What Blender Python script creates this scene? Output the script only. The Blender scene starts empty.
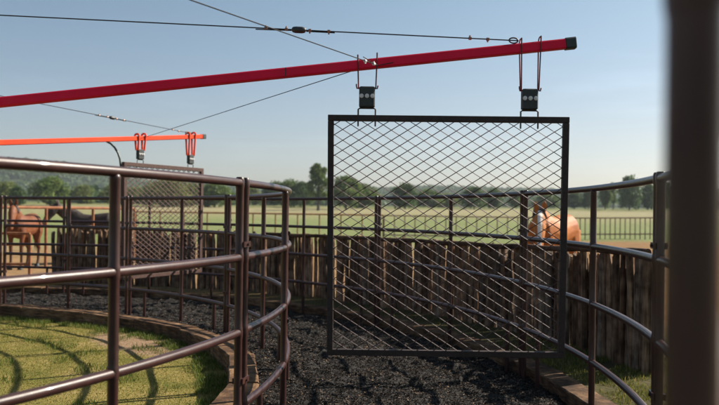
import bpy, math, random
import numpy as np
from mathutils import Vector, Matrix, Euler
random.seed(7); rng = np.random.default_rng(7)
PI = math.pi
scene = bpy.context.scene
COL = scene.collection

# ------------------------------------------------------------------ camera numbers (metres, walker centre at x=y=0)
F, VH, ROLL, CX, CY = 758.9083, 212.3048, 0.0116, 6.2822, -5.2531
ZO = 1.45                                    # eye height above the lawn

def W(u, v, t):
    """world point seen at photo pixel (u, v) at depth t metres"""
    c, s = math.cos(ROLL), math.sin(ROLL)
    x, y = u - 359.5, v - 202.5
    uu, vv = c*x + s*y, -s*x + c*y + 202.5
    return Vector((CX + uu/F*t, CY + t, ZO + (VH - vv)*t/F))

def Pol(r, deg, z=0.0):
    a = math.radians(deg)
    return Vector((r*math.cos(a), r*math.sin(a), z))

# ------------------------------------------------------------------ mesh helper
class MB:
    def __init__(self): self.v = []; self.f = []
    def add(self, vs, fs):
        o = len(self.v); self.v += [tuple(p) for p in vs]; self.f += [tuple(i+o for i in f) for f in fs]
    def box(self, c, sx, sy, sz, M=None, bev=0.0):
        hx, hy, hz = sx/2, sy/2, sz/2
        if bev <= 0:
            vs = [Vector((x, y, z)) for x in (-hx, hx) for y in (-hy, hy) for z in (-hz, hz)]
            fs = [(0,1,3,2),(4,6,7,5),(0,4,5,1),(2,3,7,6),(0,2,6,4),(1,5,7,3)]
        else:
            b = bev; vs = []; fs = []
            ring = lambda z, d: [Vector((sxx*(hx-(b if k else 0)-d), syy*(hy-(0 if k else b)-d), z))
                                 for (sxx, syy, k) in ((1,-1,0),(1,1,0),(1,1,1),(-1,1,1),(-1,1,0),(-1,-1,0),(-1,-1,1),(1,-1,1))]
            for z, d in ((-hz, b), (-hz+b, 0), (hz-b, 0), (hz, b)): vs += ring(z, d)
            for k in range(3):
                for i in range(8):
                    j = (i+1) % 8; fs.append((k*8+i, k*8+j, k*8+8+j, k*8+8+i))
            fs.append(tuple(range(7, -1, -1))); fs.append(tuple(range(24, 32)))
        if M is not None: vs = [M @ p for p in vs]
        c = Vector(c); self.add([p + c for p in vs], fs)
    def tube(self, pts, rad, n=12, cap=True, closed=False):
        pts = [Vector(p) for p in pts]; m = len(pts)
        rads = rad if hasattr(rad, '__len__') else [rad]*m
        tang = []
        for i in range(m):
            if closed: d = pts[(i+1) % m] - pts[i-1]
            else: d = pts[min(i+1, m-1)] - pts[max(i-1, 0)]
            tang.append(d.normalized())
        t0 = tang[0]; ref = Vector((0, 0, 1)) if abs(t0.z) < .9 else Vector((1, 0, 0))
        nrm = (ref - t0*ref.dot(t0)).normalized()
        vs = []
        for i in range(m):
            t = tang[i]; nrm = (nrm - t*nrm.dot(t)).normalized(); b = t.cross(nrm)
            for k in range(n):
                a = 2*PI*k/n; vs.append(pts[i] + (nrm*math.cos(a) + b*math.sin(a))*rads[i])
        fs = []
        for i in range(m if closed else m-1):
            j = (i+1) % m
            for k in range(n):
                l = (k+1) % n; fs.append((i*n+k, i*n+l, j*n+l, j*n+k))
        if cap and not closed:
            fs.append(tuple(range(n-1, -1, -1))); fs.append(tuple((m-1)*n+k for k in range(n)))
        self.add(vs, fs)
    def bar(self, p, q, w, h, up=None):
        """rectangular bar from p to q"""
        p, q = Vector(p), Vector(q); t = (q-p).normalized(); u = Vector(up or (0, 0, 1))
        u = (u - t*u.dot(t)).normalized(); s = t.cross(u)
        vs = [e + s*(a*w/2) + u*(b*h/2) for e in (p, q) for a, b in ((-1,-1),(1,-1),(1,1),(-1,1))]
        self.add(vs, [(0,3,2,1),(4,5,6,7),(0,1,5,4),(1,2,6,5),(2,3,7,6),(3,0,4,7)])
    def ell(self, c, rx, ry, rz, M=None, nu=12, nv=8):
        vs = [Vector((0, 0, -rz))]; fs = []
        for i in range(1, nv):
            th = -PI/2 + PI*i/nv
            for k in range(nu):
                a = 2*PI*k/nu; vs.append(Vector((rx*math.cos(th)*math.cos(a), ry*math.cos(th)*math.sin(a), rz*math.sin(th))))
        vs.append(Vector((0, 0, rz))); top = len(vs)-1
        for k in range(nu): fs.append((0, 1+(k+1) % nu, 1+k)); fs.append((top, top-nu+k, top-nu+(k+1) % nu))
        for i in range(nv-2):
            for k in range(nu):
                l = (k+1) % nu; fs.append((1+i*nu+k, 1+i*nu+l, 1+(i+1)*nu+l, 1+(i+1)*nu+k))
        if M is not None: vs = [M @ p for p in vs]
        c = Vector(c); self.add([p+c for p in vs], fs)
    def build(self, name, mat, parent=None, smooth=True):
        me = bpy.data.meshes.new(name); me.from_pydata(self.v, [], self.f)
        if smooth:
            me.polygons.foreach_set('use_smooth', [True]*len(me.polygons))
            try: me.set_sharp_from_angle(angle=math.radians(40))
            except Exception: pass
        me.materials.append(mat); me.update()
        o = bpy.data.objects.new(name, me); COL.objects.link(o)
        if parent is not None: o.parent = parent
        return o

def np_mesh(name, verts, faces, mat, parent=None, smooth=False, attr=None):
    me = bpy.data.meshes.new(name)
    verts = np.asarray(verts, dtype=np.float32); faces = np.asarray(faces, dtype=np.int32)
    nf, k = faces.shape
    me.vertices.add(len(verts)); me.vertices.foreach_set('co', verts.ravel())
    me.loops.add(nf*k); me.loops.foreach_set('vertex_index', faces.ravel())
    me.polygons.add(nf); me.polygons.foreach_set('loop_start', np.arange(nf, dtype=np.int32)*k)
    me.polygons.foreach_set('use_smooth', np.full(nf, smooth))
    me.update(calc_edges=True)
    if attr is not None:
        a = me.attributes.new('tone', 'FLOAT', 'FACE'); a.data.foreach_set('value', np.asarray(attr, dtype=np.float32))
    me.materials.append(mat)
    o = bpy.data.objects.new(name, me); COL.objects.link(o)
    if parent is not None: o.parent = parent
    return o

def tag(o, label=None, cat=None, group=None, kind=None):
    if label: o['label'] = label
    if cat: o['category'] = cat
    if group: o['group'] = group
    if kind: o['kind'] = kind
    return o
def empty(name, loc, label, cat, group=None):
    o = bpy.data.objects.new(name, None); COL.objects.link(o); o.location = loc
    o.empty_display_size = .1
    return tag(o, label, cat, group)
def put(mb, name, mat, parent, smooth=True):
    """build world-space geometry as a child of an un-rotated empty"""
    off = Vector(parent.location); p = parent.parent
    while p is not None: off += Vector(p.location); p = p.parent
    mb.v = [(x-off.x, y-off.y, z-off.z) for x, y, z in mb.v]
    return mb.build(name, mat, parent, smooth)

# ------------------------------------------------------------------ materials
def new_mat(name):
    m = bpy.data.materials.new(name); m.use_nodes = True
    nt = m.node_tree; return m, nt, nt.nodes['Principled BSDF']
def nd(nt, t, **kw):
    n = nt.nodes.new(t)
    for k, v in kw.items():
        if k in n.inputs: n.inputs[k].default_value = v
        else: setattr(n, k, v)
    return n
def ramp(nt, fac, stops):
    r = nt.nodes.new('ShaderNodeValToRGB'); e = r.color_ramp.elements
    while len(e) < len(stops): e.new(.5)
    for i, (p, c) in enumerate(stops): e[i].position = p; e[i].color = (*c, 1)
    nt.links.new(fac, r.inputs[0]); return r.outputs[0]
def noise(nt, scale, detail=4, rough=.6, stretch=None, coord='Object', vec=None):
    n = nd(nt, 'ShaderNodeTexNoise', Scale=scale, Detail=detail, Roughness=rough)
    if vec is None:
        tc = nt.nodes.new('ShaderNodeTexCoord'); vec = tc.outputs[coord]
    if stretch:
        mp = nt.nodes.new('ShaderNodeMapping'); mp.inputs['Scale'].default_value = stretch
        nt.links.new(vec, mp.inputs[0]); vec = mp.outputs[0]
    nt.links.new(vec, n.inputs['Vector']); return n.outputs[0]
def bump(nt, b, h, strength, dist):
    bp = nd(nt, 'ShaderNodeBump', Strength=strength, Distance=dist)
    nt.links.new(h, bp.inputs['Height']); nt.links.new(bp.outputs[0], b.inputs['Normal'])
def simple(name, stops, scale, rough=.6, metal=0., bmp=None, stretch=None, spec=.5, rvar=None, coat=0):
    m, nt, b = new_mat(name)
    nz = noise(nt, scale, 5, .65, stretch)
    nt.links.new(ramp(nt, nz, stops), b.inputs['Base Color'])
    b.inputs['Roughness'].default_value = rough; b.inputs['Metallic'].default_value = metal
    b.inputs['Specular IOR Level'].default_value = spec; b.inputs['Coat Weight'].default_value = coat
    if rvar:
        n2 = noise(nt, scale*3, 4); mr = nd(nt, 'ShaderNodeMapRange')
        mr.inputs[3].default_value = rvar[0]; mr.inputs[4].default_value = rvar[1]
        nt.links.new(n2, mr.inputs[0]); nt.links.new(mr.outputs[0], b.inputs['Roughness'])
    if bmp: bump(nt, b, noise(nt, bmp[0], 4, .6, stretch), bmp[1], bmp[2])
    return m
def toned(name, stops, rough=.8, spec=.3, trans=0., extra=None):
    """colour from the per-face random 'tone' attribute"""
    m, nt, b = new_mat(name)
    a = nd(nt, 'ShaderNodeAttribute'); a.attribute_name = 'tone'
    c = ramp(nt, a.outputs['Fac'], stops)
    nt.links.new(c, b.inputs['Base Color'])
    b.inputs['Roughness'].default_value = rough; b.inputs['Specular IOR Level'].default_value = spec
    if trans > 0:
        tr = nd(nt, 'ShaderNodeBsdfTranslucent'); nt.links.new(c, tr.inputs[0])
        mx = nd(nt, 'ShaderNodeMixShader'); mx.inputs[0].default_value = trans
        nt.links.new(b.outputs[0], mx.inputs[1]); nt.links.new(tr.outputs[0], mx.inputs[2])
        nt.links.new(mx.outputs[0], nt.nodes['Material Output'].inputs[0])
    return m

M = {}
M['pipe'] = simple('brown_pipe_paint', [(.3, (.029, .0112, .0098)), (.55, (.043, .0165, .0140)), (.70, (.060, .024, .0195)), (.84, (.10, .060, .048))], 9, .36, 0, (160, .12, .002), spec=.34, rvar=(.30, .46), coat=.22)
M['weld'] = simple('weld_bead', [(.3, (.10, .055, .048)), (.7, (.17, .11, .10))], 90, .45, 0, (300, .4, .003))
M['panel_steel'] = simple('panel_steel', [(.3, (.026, .0175, .0150)), (.7, (.048, .032, .027))], 40, .6, 0, (220, .5, .003), spec=.3, rvar=(.5, .7))
M['far_panel_sunlit'] = simple('sunlit_panel_steel', [(.3, (.05, .026, .021)), (.7, (.10, .052, .041))], 30, .65, 0, spec=.3)  # panel steel again, lighter and browner: sunlight put into the colour
M['mesh_steel'] = simple('mesh_steel', [(.3, (.070, .047, .045)), (.7, (.12, .085, .082))], 60, .62, 0, spec=.3)
M['arm_red'] = simple('crimson_arm_paint', [(.22, (.52, .004, .030)), (.34, (.70, .004, .042)), (.62, (.78, .005, .050)), (.80, (.66, .03, .06))], 5, .5, 0, (120, .1, .002), spec=.22, rvar=(.45, .65))
M['arm_red_sunlit'] = simple('sunlit_red_arm_paint', [(.25, (.58, .032, .005)), (.4, (.70, .045, .005)), (.75, (.78, .065, .008))], 5, .5, 0, spec=.25, rvar=(.42, .6))  # same arm red for the far arm, with sunlight put into its colour
M['strap_red'] = simple('red_strap_paint', [(.40, (.075, .028, .028)), (.6, (.20, .018, .022))], 22, .6, spec=.25)
M['rubber'] = simple('dark_rubber_block', [(.3, (.016, .024, .024)), (.7, (.032, .042, .040))], 60, .6, 0, (200, .3, .002))
M['zinc'] = simple('zinc_steel', [(.3, (.60, .60, .59)), (.7, (.78, .78, .76))], 80, .5, .1)
M['rod'] = simple('dark_rod', [(.3, (.05, .045, .042)), (.7, (.09, .075, .065))], 90, .5, .4)
M['cable'] = simple('dark_cable', [(.3, (.022, .022, .024)), (.7, (.04, .04, .042))], 120, .75, 0, spec=.15)
M['insul'] = simple('black_insulator', [(.3, (.02, .026, .028)), (.7, (.035, .04, .042))], 80, .5)
M['clip'] = simple('rusty_cable_clip', [(.3, (.20, .11, .08)), (.7, (.36, .24, .19))], 200, .55, .4)
M['hose'] = simple('dark_green_hose', [(.3, (.018, .035, .028)), (.7, (.03, .055, .042))], 60, .5)
M['rust'] = simple('rusty_pipe', [(.3, (.17, .060, .024)), (.55, (.28, .11, .042)), (.75, (.36, .17, .075))], 8, .8, 0, (60, .4, .01))
M['rust_dull'] = simple('weathered_rust_pipe', [(.3, (.15, .085, .055)), (.7, (.26, .16, .11))], 2, .85)

def wood(name, stops, scale, stretch, bstr=.9, bd=.02, vary=False):
    m, nt, b = new_mat(name)
    n1 = noise(nt, scale, 6, .7, stretch); n2 = noise(nt, scale*.35, 3, .5)
    mx = nd(nt, 'ShaderNodeMath', operation='MULTIPLY_ADD'); mx.inputs[1].default_value = .6
    nt.links.new(n1, mx.inputs[0])
    m2 = nd(nt, 'ShaderNodeMath', operation='MULTIPLY'); m2.inputs[1].default_value = .4
    nt.links.new(n2, m2.inputs[0]); nt.links.new(m2.outputs[0], mx.inputs[2])
    col = ramp(nt, mx.outputs[0], stops)
    if vary:                                             # every stake has weathered to its own tone
        oi = nt.nodes.new('ShaderNodeObjectInfo'); vr = nd(nt, 'ShaderNodeMapRange'); vr.inputs[3].default_value = .75; vr.inputs[4].default_value = 2.0
        nt.links.new(oi.outputs['Random'], vr.inputs[0])
        vm = nd(nt, 'ShaderNodeVectorMath', operation='SCALE'); nt.links.new(col, vm.inputs[0]); nt.links.new(vr.outputs[0], vm.inputs['Scale']); col = vm.outputs[0]
    nt.links.new(col, b.inputs['Base Color'])
    b.inputs['Roughness'].default_value = .88; b.inputs['Specular IOR Level'].default_value = .2
    bump(nt, b, n1, bstr, bd); return m
M['tie'] = wood('weathered_timber', [(.37, (.022, .0115, .006)), (.47, (.072, .038, .019)), (.57, (.175, .100, .050)), (.69, (.33, .21, .12))], 7, (1, 1, 6))
M['stakes'] = [
    wood('cedar_stake_brown', [(.36, (.016, .010, .0065)), (.5, (.125, .076, .045)), (.66, (.30, .21, .14))], 24, (1, 1, .07), 1.0, .03, True),
    wood('cedar_stake_red', [(.36, (.018, .009, .006)), (.5, (.155, .085, .050)), (.66, (.36, .225, .135))], 24, (1, 1, .07), 1.0, .03, True),
    wood('cedar_stake_grey', [(.36, (.016, .0125, .010)), (.5, (.125, .092, .066)), (.66, (.31, .235, .17))], 24, (1, 1, .07), 1.0, .03, True)]
M['beam'] = wood('weathered_beam', [(.35, (.035, .018, .011)), (.5, (.085, .045, .027)), (.66, (.17, .10, .06))], 8, (1, 1, 1))

# ------------------------------------------------------------------ ground sheet: lawn, track, outer ground out to the ridge
def sstep(a, b, x):
    t = np.clip((x-a)/(b-a), 0, 1); return t*t*(3-2*t)
def track_in_z(deg):  return ZO - 1.325 - .055*sstep(8, 55, np.asarray(deg, float))
def lawn_z(r, deg):   return ZO - 1.452 - .05*sstep(25, 75, np.asarray(deg, float))
TRK_OUT = ZO - 1.475
STRIP = ZO - 1.385
_ph = rng.uniform(0, 6.28, (40,)); _dr = rng.uniform(0, 6.28, (40,))
def wob(x, y, wl, k0, n=8):
    s = 0
    for i in range(n):
        a = _dr[(k0+i) % 40]; w = 2*PI/(wl*(.6+.8*((i*37 % 10)/10)))
        s = s + np.sin((x*np.cos(a)+y*np.sin(a))*w + _ph[(k0+i) % 40])
    return s/n**.5
def ground_z(x, y):
    shp = np.shape(x); x = np.atleast_1d(np.asarray(x, float)); y = np.atleast_1d(np.asarray(y, float))
    r = np.hypot(x, y); d = np.degrees(np.arctan2(y, x))
    zl = lawn_z(r, d) + .005*wob(x, y, 1.3, 0)
    k = np.clip((r-5.6)/(8.0-5.6), 0, 1)
    zt = track_in_z(d)*(1-k) + TRK_OUT*k + .013*wob(x, y, .55, 9, 12) - .02*np.exp(-((r-6.9)/.6)**2) + .007*wob(x, y, .2, 20, 12)
    zs = STRIP + .012*wob(x, y, 1.3, 3)
    # open country: level paddocks, then a gentle rise and a far ridge
    yy = y - CY
    az = np.degrees(np.arctan2(x-CX, np.maximum(yy, 1e-3)))
    dist = np.hypot(x-CX, yy)
    far = (.05*sstep(9, 14, r)*0 + .9*sstep(42, 105, dist) + 2.0*sstep(90, 210, dist) + 2.2*sstep(210, 420, dist))
    H = np.interp(az, [-60, -26, -24.5, -20, -17, -13, -9, -4, 2, 6, 10, 16, 21, 40], [30, 43, 44, 38, 28, 25, 22, 20, 22, 25, 22, 20, 22, 20])
    ridge = H*sstep(560, 900, dist)*(1+.05*wob(x, y, 260, 5))
    front = (yy > 0)*1.0
    zs = zs + (far + ridge)*front + .06*wob(x, y, 14, 12)*sstep(20, 40, dist)
    on = (r > 5.6) & (r < 8.0); h = np.zeros_like(r); h[on] = hoof_prints(x[on], y[on]); zt = zt + h
    z = np.where(r < 5.46, zl, np.where(r < 8.06, zt, zs))
    return z.reshape(shp) if shp else z[0]
HP = np.stack([np.sqrt(rng.uniform(6.0**2, 7.75**2, 260)), np.radians(rng.uniform(-6, 85, 260))], -1)
HP = np.stack([HP[:, 0]*np.cos(HP[:, 1]), HP[:, 0]*np.sin(HP[:, 1]), rng.uniform(.012, .034, 260), rng.uniform(.040, .060, 260)], -1)
def hoof_prints(x, y):
    """dents pressed into the footing, each with a low rim"""
    d = np.zeros_like(x)
    for hx, hy, dep, sg in HP:
        m = (np.abs(x-hx) < .22) & (np.abs(y-hy) < .22)
        if m.any():
            q = ((x[m]-hx)**2 + (y[m]-hy)**2)/sg**2
            d[m] += -dep*np.exp(-q*.7) + dep*.45*np.exp(-(np.sqrt(q)-1.9)**2*2.2)
    return d
def sheet(name, radii, a0, a1, na, mat):
    rr, aa = np.meshgrid(np.asarray(radii), np.radians(np.linspace(a0, a1, na)), indexing='ij')
    x, y = rr*np.cos(aa), rr*np.sin(aa)
    z = ground_z(x, y)
    v = np.stack([x, y, z], -1).reshape(-1, 3)
    i, j = np.meshgrid(np.arange(len(radii)-1), np.arange(na-1), indexing='ij')
    q = (i*na+j).ravel()
    f = np.stack([q, q+na, q+na+1, q+1], -1)
    o = np_mesh(name, v, f, mat, smooth=True); o['kind'] = 'structure'; return o

def ground_mat_lawn():
    m, nt, b = new_mat('mown_lawn')
    n1 = noise(nt, 2.2, 5, .6); n2 = noise(nt, 60, 4, .7)
    ad = nd(nt, 'ShaderNodeMath', operation='MULTIPLY_ADD'); ad.inputs[1].default_value = .55
    m2 = nd(nt, 'ShaderNodeMath', operation='MULTIPLY'); m2.inputs[1].default_value = .45
    nt.links.new(n1, ad.inputs[0]); nt.links.new(n2, m2.inputs[0]); nt.links.new(m2.outputs[0], ad.inputs[2])
    nt.links.new(ramp(nt, ad.outputs[0], [(.36, (.075, .085, .018)), (.46, (.17, .155, .040)), (.56, (.27, .21, .068)), (.68, (.36, .265, .13))]), b.inputs['Base Color'])
    # bare earth scuffed along the timber edge
    tc = nt.nodes.new('ShaderNodeTexCoord'); mp = nd(nt, 'ShaderNodeMapping', vector_type='TEXTURE')
    mp.inputs['Location'].default_value = (3.86, 3.02, 0); mp.inputs['Rotation'].default_value = (0, 0, math.radians(130)); mp.inputs['Scale'].default_value = (1.15, .36, 50)
    nt.links.new(tc.outputs['Object'], mp.inputs[0])
    ln = nd(nt, 'ShaderNodeVectorMath', operation='LENGTH'); nt.links.new(mp.outputs[0], ln.inputs[0])
    ed = nd(nt, 'ShaderNodeMath', operation='MULTIPLY_ADD'); ed.inputs[1].default_value = 1.1; nt.links.new(noise(nt, 7, 5, .7), ed.inputs[0]); nt.links.new(ln.outputs['Value'], ed.inputs[2])
    em = nd(nt, 'ShaderNodeMapRange'); em.inputs[1].default_value = 1.62; em.inputs[2].default_value = 1.30; nt.links.new(ed.outputs[0], em.inputs[0])
    lx = nd(nt, 'ShaderNodeMix', data_type='RGBA'); nt.links.new(em.outputs[0], lx.inputs[0])
    nt.links.new(b.inputs['Base Color'].links[0].from_socket, lx.inputs[6]); nt.links.new(ramp(nt, n2, [(.35, (.16, .10, .055)), (.65, (.36, .25, .155))]), lx.inputs[7])
    nt.links.new(lx.outputs[2], b.inputs['Base Color'])
    b.inputs['Roughness'].default_value = .95; b.inputs['Specular IOR Level'].default_value = .1
    bump(nt, b, n2, .8, .02); return m
def ground_mat_track():
    m, nt, b = new_mat('rubber_footing')
    n2 = noise(nt, 55, 5, .7)
    nt.links.new(ramp(nt, n2, [(.3, (.005, .0042, .0034)), (.6, (.013, .0108, .009)), (.8, (.028, .023, .019))]), b.inputs['Base Color'])
    b.inputs['Roughness'].default_value = .85
    bump(nt, b, n2, 1, .03); return m
def ground_mat_field():
    m, nt, b = new_mat('paddock_and_pasture')
    tc = nt.nodes.new('ShaderNodeTexCoord')
    sub = nd(nt, 'ShaderNodeVectorMath', operation='SUBTRACT'); sub.inputs[1].default_value = (CX, CY, 0)
    nt.links.new(tc.outputs['Object'], sub.inputs[0])
    mul = nd(nt, 'ShaderNodeVectorMath', operation='MULTIPLY'); mul.inputs[1].default_value = (1, 1, 0)
    nt.links.new(sub.outputs[0], mul.inputs[0])
    ln = nd(nt, 'ShaderNodeVectorMath', operation='LENGTH'); nt.links.new(mul.outputs[0], ln.inputs[0])
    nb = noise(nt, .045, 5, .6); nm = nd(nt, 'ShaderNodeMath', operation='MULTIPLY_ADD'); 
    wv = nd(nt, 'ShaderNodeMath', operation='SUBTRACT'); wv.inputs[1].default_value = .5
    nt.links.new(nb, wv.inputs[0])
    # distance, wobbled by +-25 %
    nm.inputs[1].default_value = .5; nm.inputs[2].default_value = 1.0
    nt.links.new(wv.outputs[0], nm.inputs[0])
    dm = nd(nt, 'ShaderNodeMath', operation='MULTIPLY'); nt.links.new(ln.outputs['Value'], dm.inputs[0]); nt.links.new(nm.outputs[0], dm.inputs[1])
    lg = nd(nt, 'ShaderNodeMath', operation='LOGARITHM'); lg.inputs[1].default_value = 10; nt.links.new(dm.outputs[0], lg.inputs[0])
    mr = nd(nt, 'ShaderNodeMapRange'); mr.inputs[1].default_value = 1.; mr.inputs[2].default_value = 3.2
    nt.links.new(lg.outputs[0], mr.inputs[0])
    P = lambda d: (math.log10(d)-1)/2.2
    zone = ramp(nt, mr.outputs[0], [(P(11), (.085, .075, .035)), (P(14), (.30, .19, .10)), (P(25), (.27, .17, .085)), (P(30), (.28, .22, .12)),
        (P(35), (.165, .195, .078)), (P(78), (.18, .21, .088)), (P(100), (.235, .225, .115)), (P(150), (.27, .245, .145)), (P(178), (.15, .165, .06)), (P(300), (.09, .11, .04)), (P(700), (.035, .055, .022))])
    # bare bank of brown dirt on the right-hand side of the paddock
    sx = nd(nt, 'ShaderNodeSeparateXYZ'); nt.links.new(sub.outputs[0], sx.inputs[0])
    dv = nd(nt, 'ShaderNodeMath', operation='DIVIDE'); nt.links.new(sx.outputs[0], dv.inputs[0]); nt.links.new(sx.outputs[1], dv.inputs[1])
    ma = nd(nt, 'ShaderNodeMapRange'); ma.inputs[1].default_value = .26; ma.inputs[2].default_value = .30; nt.links.new(dv.outputs[0], ma.inputs[0])
    md = nd(nt, 'ShaderNodeMapRange'); md.inputs[1].default_value = 44; md.inputs[2].default_value = 41; nt.links.new(ln.outputs['Value'], md.inputs[0])
    mg = nd(nt, 'ShaderNodeMapRange'); mg.inputs[1].default_value = 9; mg.inputs[2].default_value = 11; nt.links.new(ln.outputs['Value'], mg.inputs[0])
    mm = nd(nt, 'ShaderNodeMath', operation='MULTIPLY'); nt.links.new(ma.outputs[0], mm.inputs[0]); nt.links.new(md.outputs[0], mm.inputs[1])
    m3 = nd(nt, 'ShaderNodeMath', operation='MULTIPLY'); nt.links.new(mm.outputs[0], m3.inputs[0]); nt.links.new(mg.outputs[0], m3.inputs[1])
    zm = nd(nt, 'ShaderNodeMix', data_type='RGBA'); zm.inputs[7].default_value = (.235, .135, .060, 1)
    nt.links.new(m3.outputs[0], zm.inputs[0]); nt.links.new(zone, zm.inputs[6]); zone = zm.outputs[2]
    nf = noise(nt, 1.3, 6, .75)
    mixc = nd(nt, 'ShaderNodeMix', data_type='RGBA', blend_type='MULTIPLY'); mixc.inputs[0].default_value = 1
    nt.links.new(zone, mixc.inputs[6]); nt.links.new(ramp(nt, nf, [(.3, (.62, .64, .6)), (.7, (1.25, 1.2, 1.15))]), mixc.inputs[7])
    nt.links.new(mixc.outputs[2], b.inputs['Base Color'])
    b.inputs['Roughness'].default_value = .95; b.inputs['Specular IOR Level'].default_value = .1
    bump(nt, b, noise(nt, 24, 5, .7), .7, .05); return m

sheet('lawn', [0, 1, 2, 2.6] + list(np.arange(3, 5.47, .06)) + [5.46], -180, 180, 721, ground_mat_lawn())
trk = sheet('track', np.concatenate([[5.44], np.arange(5.46, 8.07, .035), [8.08]]), -60, 120, 1400, ground_mat_track())
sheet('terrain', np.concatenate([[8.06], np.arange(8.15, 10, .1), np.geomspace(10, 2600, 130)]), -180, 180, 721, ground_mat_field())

# ------------------------------------------------------------------ scatter helpers
def blades(name, label, x, y, hmin, hmax, w, mat, lean=.5, cat='grass', hmul=None):
    n = len(x); z = ground_z(x, y)
    h = rng.uniform(hmin, hmax, n)
    if hmul is not None: h = h*hmul
    a = rng.uniform(0, 2*PI, n); la = rng.uniform(0, 2*PI, n); l = rng.uniform(.1, lean, n)*h
    dx, dy = np.cos(a)*w/2, np.sin(a)*w/2; lx, ly = np.cos(la)*l, np.sin(la)*l
    zz = z - .006
    v = np.stack([np.stack([x-dx, y-dy, zz], -1), np.stack([x+dx, y+dy, zz], -1),
                  np.stack([x+dx*.7+lx*.4, y+dy*.7+ly*.4, zz+h*.6], -1), np.stack([x-dx*.7+lx*.4, y-dy*.7+ly*.4, zz+h*.6], -1),
                  np.stack([x+lx, y+ly, zz+h], -1)], 1).reshape(-1, 3)
    b = np.arange(n)*5
    f = np.concatenate([np.stack([b, b+1, b+2], -1), np.stack([b, b+2, b+3], -1), np.stack([b+3, b+2, b+4], -1)])
    tn = np.tile(rng.random(n), 3)
    o = np_mesh(name, v, f, mat, attr=tn)
    return tag(o, label, cat, None, 'stuff')
def ring_pts(n, r0, r1, a0, a1):
    r = np.sqrt(rng.uniform(r0*r0, r1*r1, n)); a = np.radians(rng.uniform(a0, a1, n)); return r*np.cos(a), r*np.sin(a)

M['blade'] = toned('grass_blade', [(.0, (.085, .115, .018)), (.35, (.15, .165, .030)), (.68, (.25, .22, .056)), (1., (.40, .32, .13))], .8, .1, .35)
M['blade_green'] = toned('tall_grass_blade', [(.0, (.045, .085, .012)), (.5, (.095, .145, .022)), (.85, (.17, .18, .04)), (1., (.32, .26, .10))], .7, .2, .35)
M['blade_strip'] = toned('rough_grass_blade', [(.0, (.06, .085, .014)), (.5, (.14, .15, .03)), (.85, (.24, .21, .055)), (1., (.36, .28, .11))], .8, .15, .35)
def keep_clumps(x, y, wl, k, lim):
    m = wob(x, y, wl, k) > lim; return x[m], y[m]
def off_bare(x, y):
    a = math.radians(130); u = (x-3.86)*math.cos(a) + (y-3.02)*math.sin(a); v = -(x-3.86)*math.sin(a) + (y-3.02)*math.cos(a)
    k = np.hypot(u/1.1, v/.34) + .18*wob(x, y, .25, 7) + .2*rng.normal(size=len(x)) > .92
    return x[k], y[k]
x, y = off_bare(*ring_pts(150000, 2.2, 5.3, -12, 88))
blades('mown_grass', 'short yellow green mown grass of the lawn inside the ring fence', x, y, .006, .020, .006, M['blade'], 1.2)
x1, y1 = ring_pts(30000, 2.4, 5.25, -12, 88); x1, y1 = keep_clumps(x1, y1, .7, 15, .6)
x2, y2 = ring_pts(16000, 5.05, 5.34, -12, 88); x2, y2 = keep_clumps(x2, y2, .5, 25, -.3)
x, y = np.concatenate([x1, x2]), np.concatenate([y1, y2])
blades('tufted_grass', 'greener taller grass tufts growing in the lawn and along its timber edge', x, y, .018, .065, .006, M['blade_green'], .8)
x, y = ring_pts(90000, 8.2, 9.6, -25, 75); x, y = keep_clumps(x, y, .6, 30, -.7); _k = rng.random(len(x)) < np.clip((24-np.degrees(np.arctan2(y, x)))/12, .08, 1); x, y = x[_k], y[_k]
blades('strip_grass', 'rough yellow green grass between the outer timber edging and the stake fence', x, y, .012, .055, .006, M['blade_strip'], 1.0)

def shreds(n):
    r = np.sqrt(rng.uniform(5.56**2, 7.98**2, n)); a = np.radians(rng.uniform(-24, 96, n))
    # thin out with distance from the viewpoint
    x, y = r*np.cos(a), r*np.sin(a)
    d = np.hypot(x-CX, y-CY); k = rng.random(n) < np.clip((7.5/d)**1.6, .12, 1)
    x, y = x[k], y[k]; n = len(x)
    z = ground_z(x, y) + rng.uniform(-.002, .009, n)
    L = rng.uniform(.008, .030, n)/2; w = rng.uniform(.003, .008, n)/2
    yaw = rng.uniform(0, 2*PI, n); pit = rng.normal(0, .28, n); rol = rng.normal(0, .45, n)
    ux = np.stack([np.cos(yaw)*np.cos(pit), np.sin(yaw)*np.cos(pit), np.sin(pit)], -1)
    s0 = np.stack([-np.sin(yaw), np.cos(yaw), 0*yaw], -1); nn = np.cross(ux, s0)
    vx = s0*np.cos(rol)[:, None] + nn*np.sin(rol)[:, None]; wn = np.cross(ux, vx)
    c = np.stack([x, y, z], -1); U = ux*L[:, None]; V = vx*w[:, None]; N = wn*(w*.7)[:, None]
    bend = wn*(L*rng.uniform(-.35, .35, n))[:, None]
    v = np.stack([c-U-V+bend, c-U+V+bend, c-V*1.2-bend*.3+N, c+V*1.2-bend*.3+N, c+U-V*.8+bend, c+U+V*.8+bend, c-N*1.2], 1).reshape(-1, 3)
    b = np.arange(n)*7
    f = np.concatenate([np.stack([b, b+2, b+3, b+1], -1), np.stack([b+2, b+4, b+5, b+3], -1)])
    t = np.tile(rng.random(n), 2)
    o = np_mesh('rubber_mulch', v, f, M['shred'], attr=t)
    return tag(o, 'loose dark shredded rubber footing spread along the track between the ring fences', 'mulch', None, 'stuff')
M['shred'] = toned('rubber_shred', [(0, (.005, .004, .0032)), (.58, (.0135, .0108, .0086)), (.83, (.042, .034, .028)), (.95, (.15, .12, .098)), (1, (.28, .18, .11))], .85, .05)
shreds(230000)

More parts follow.
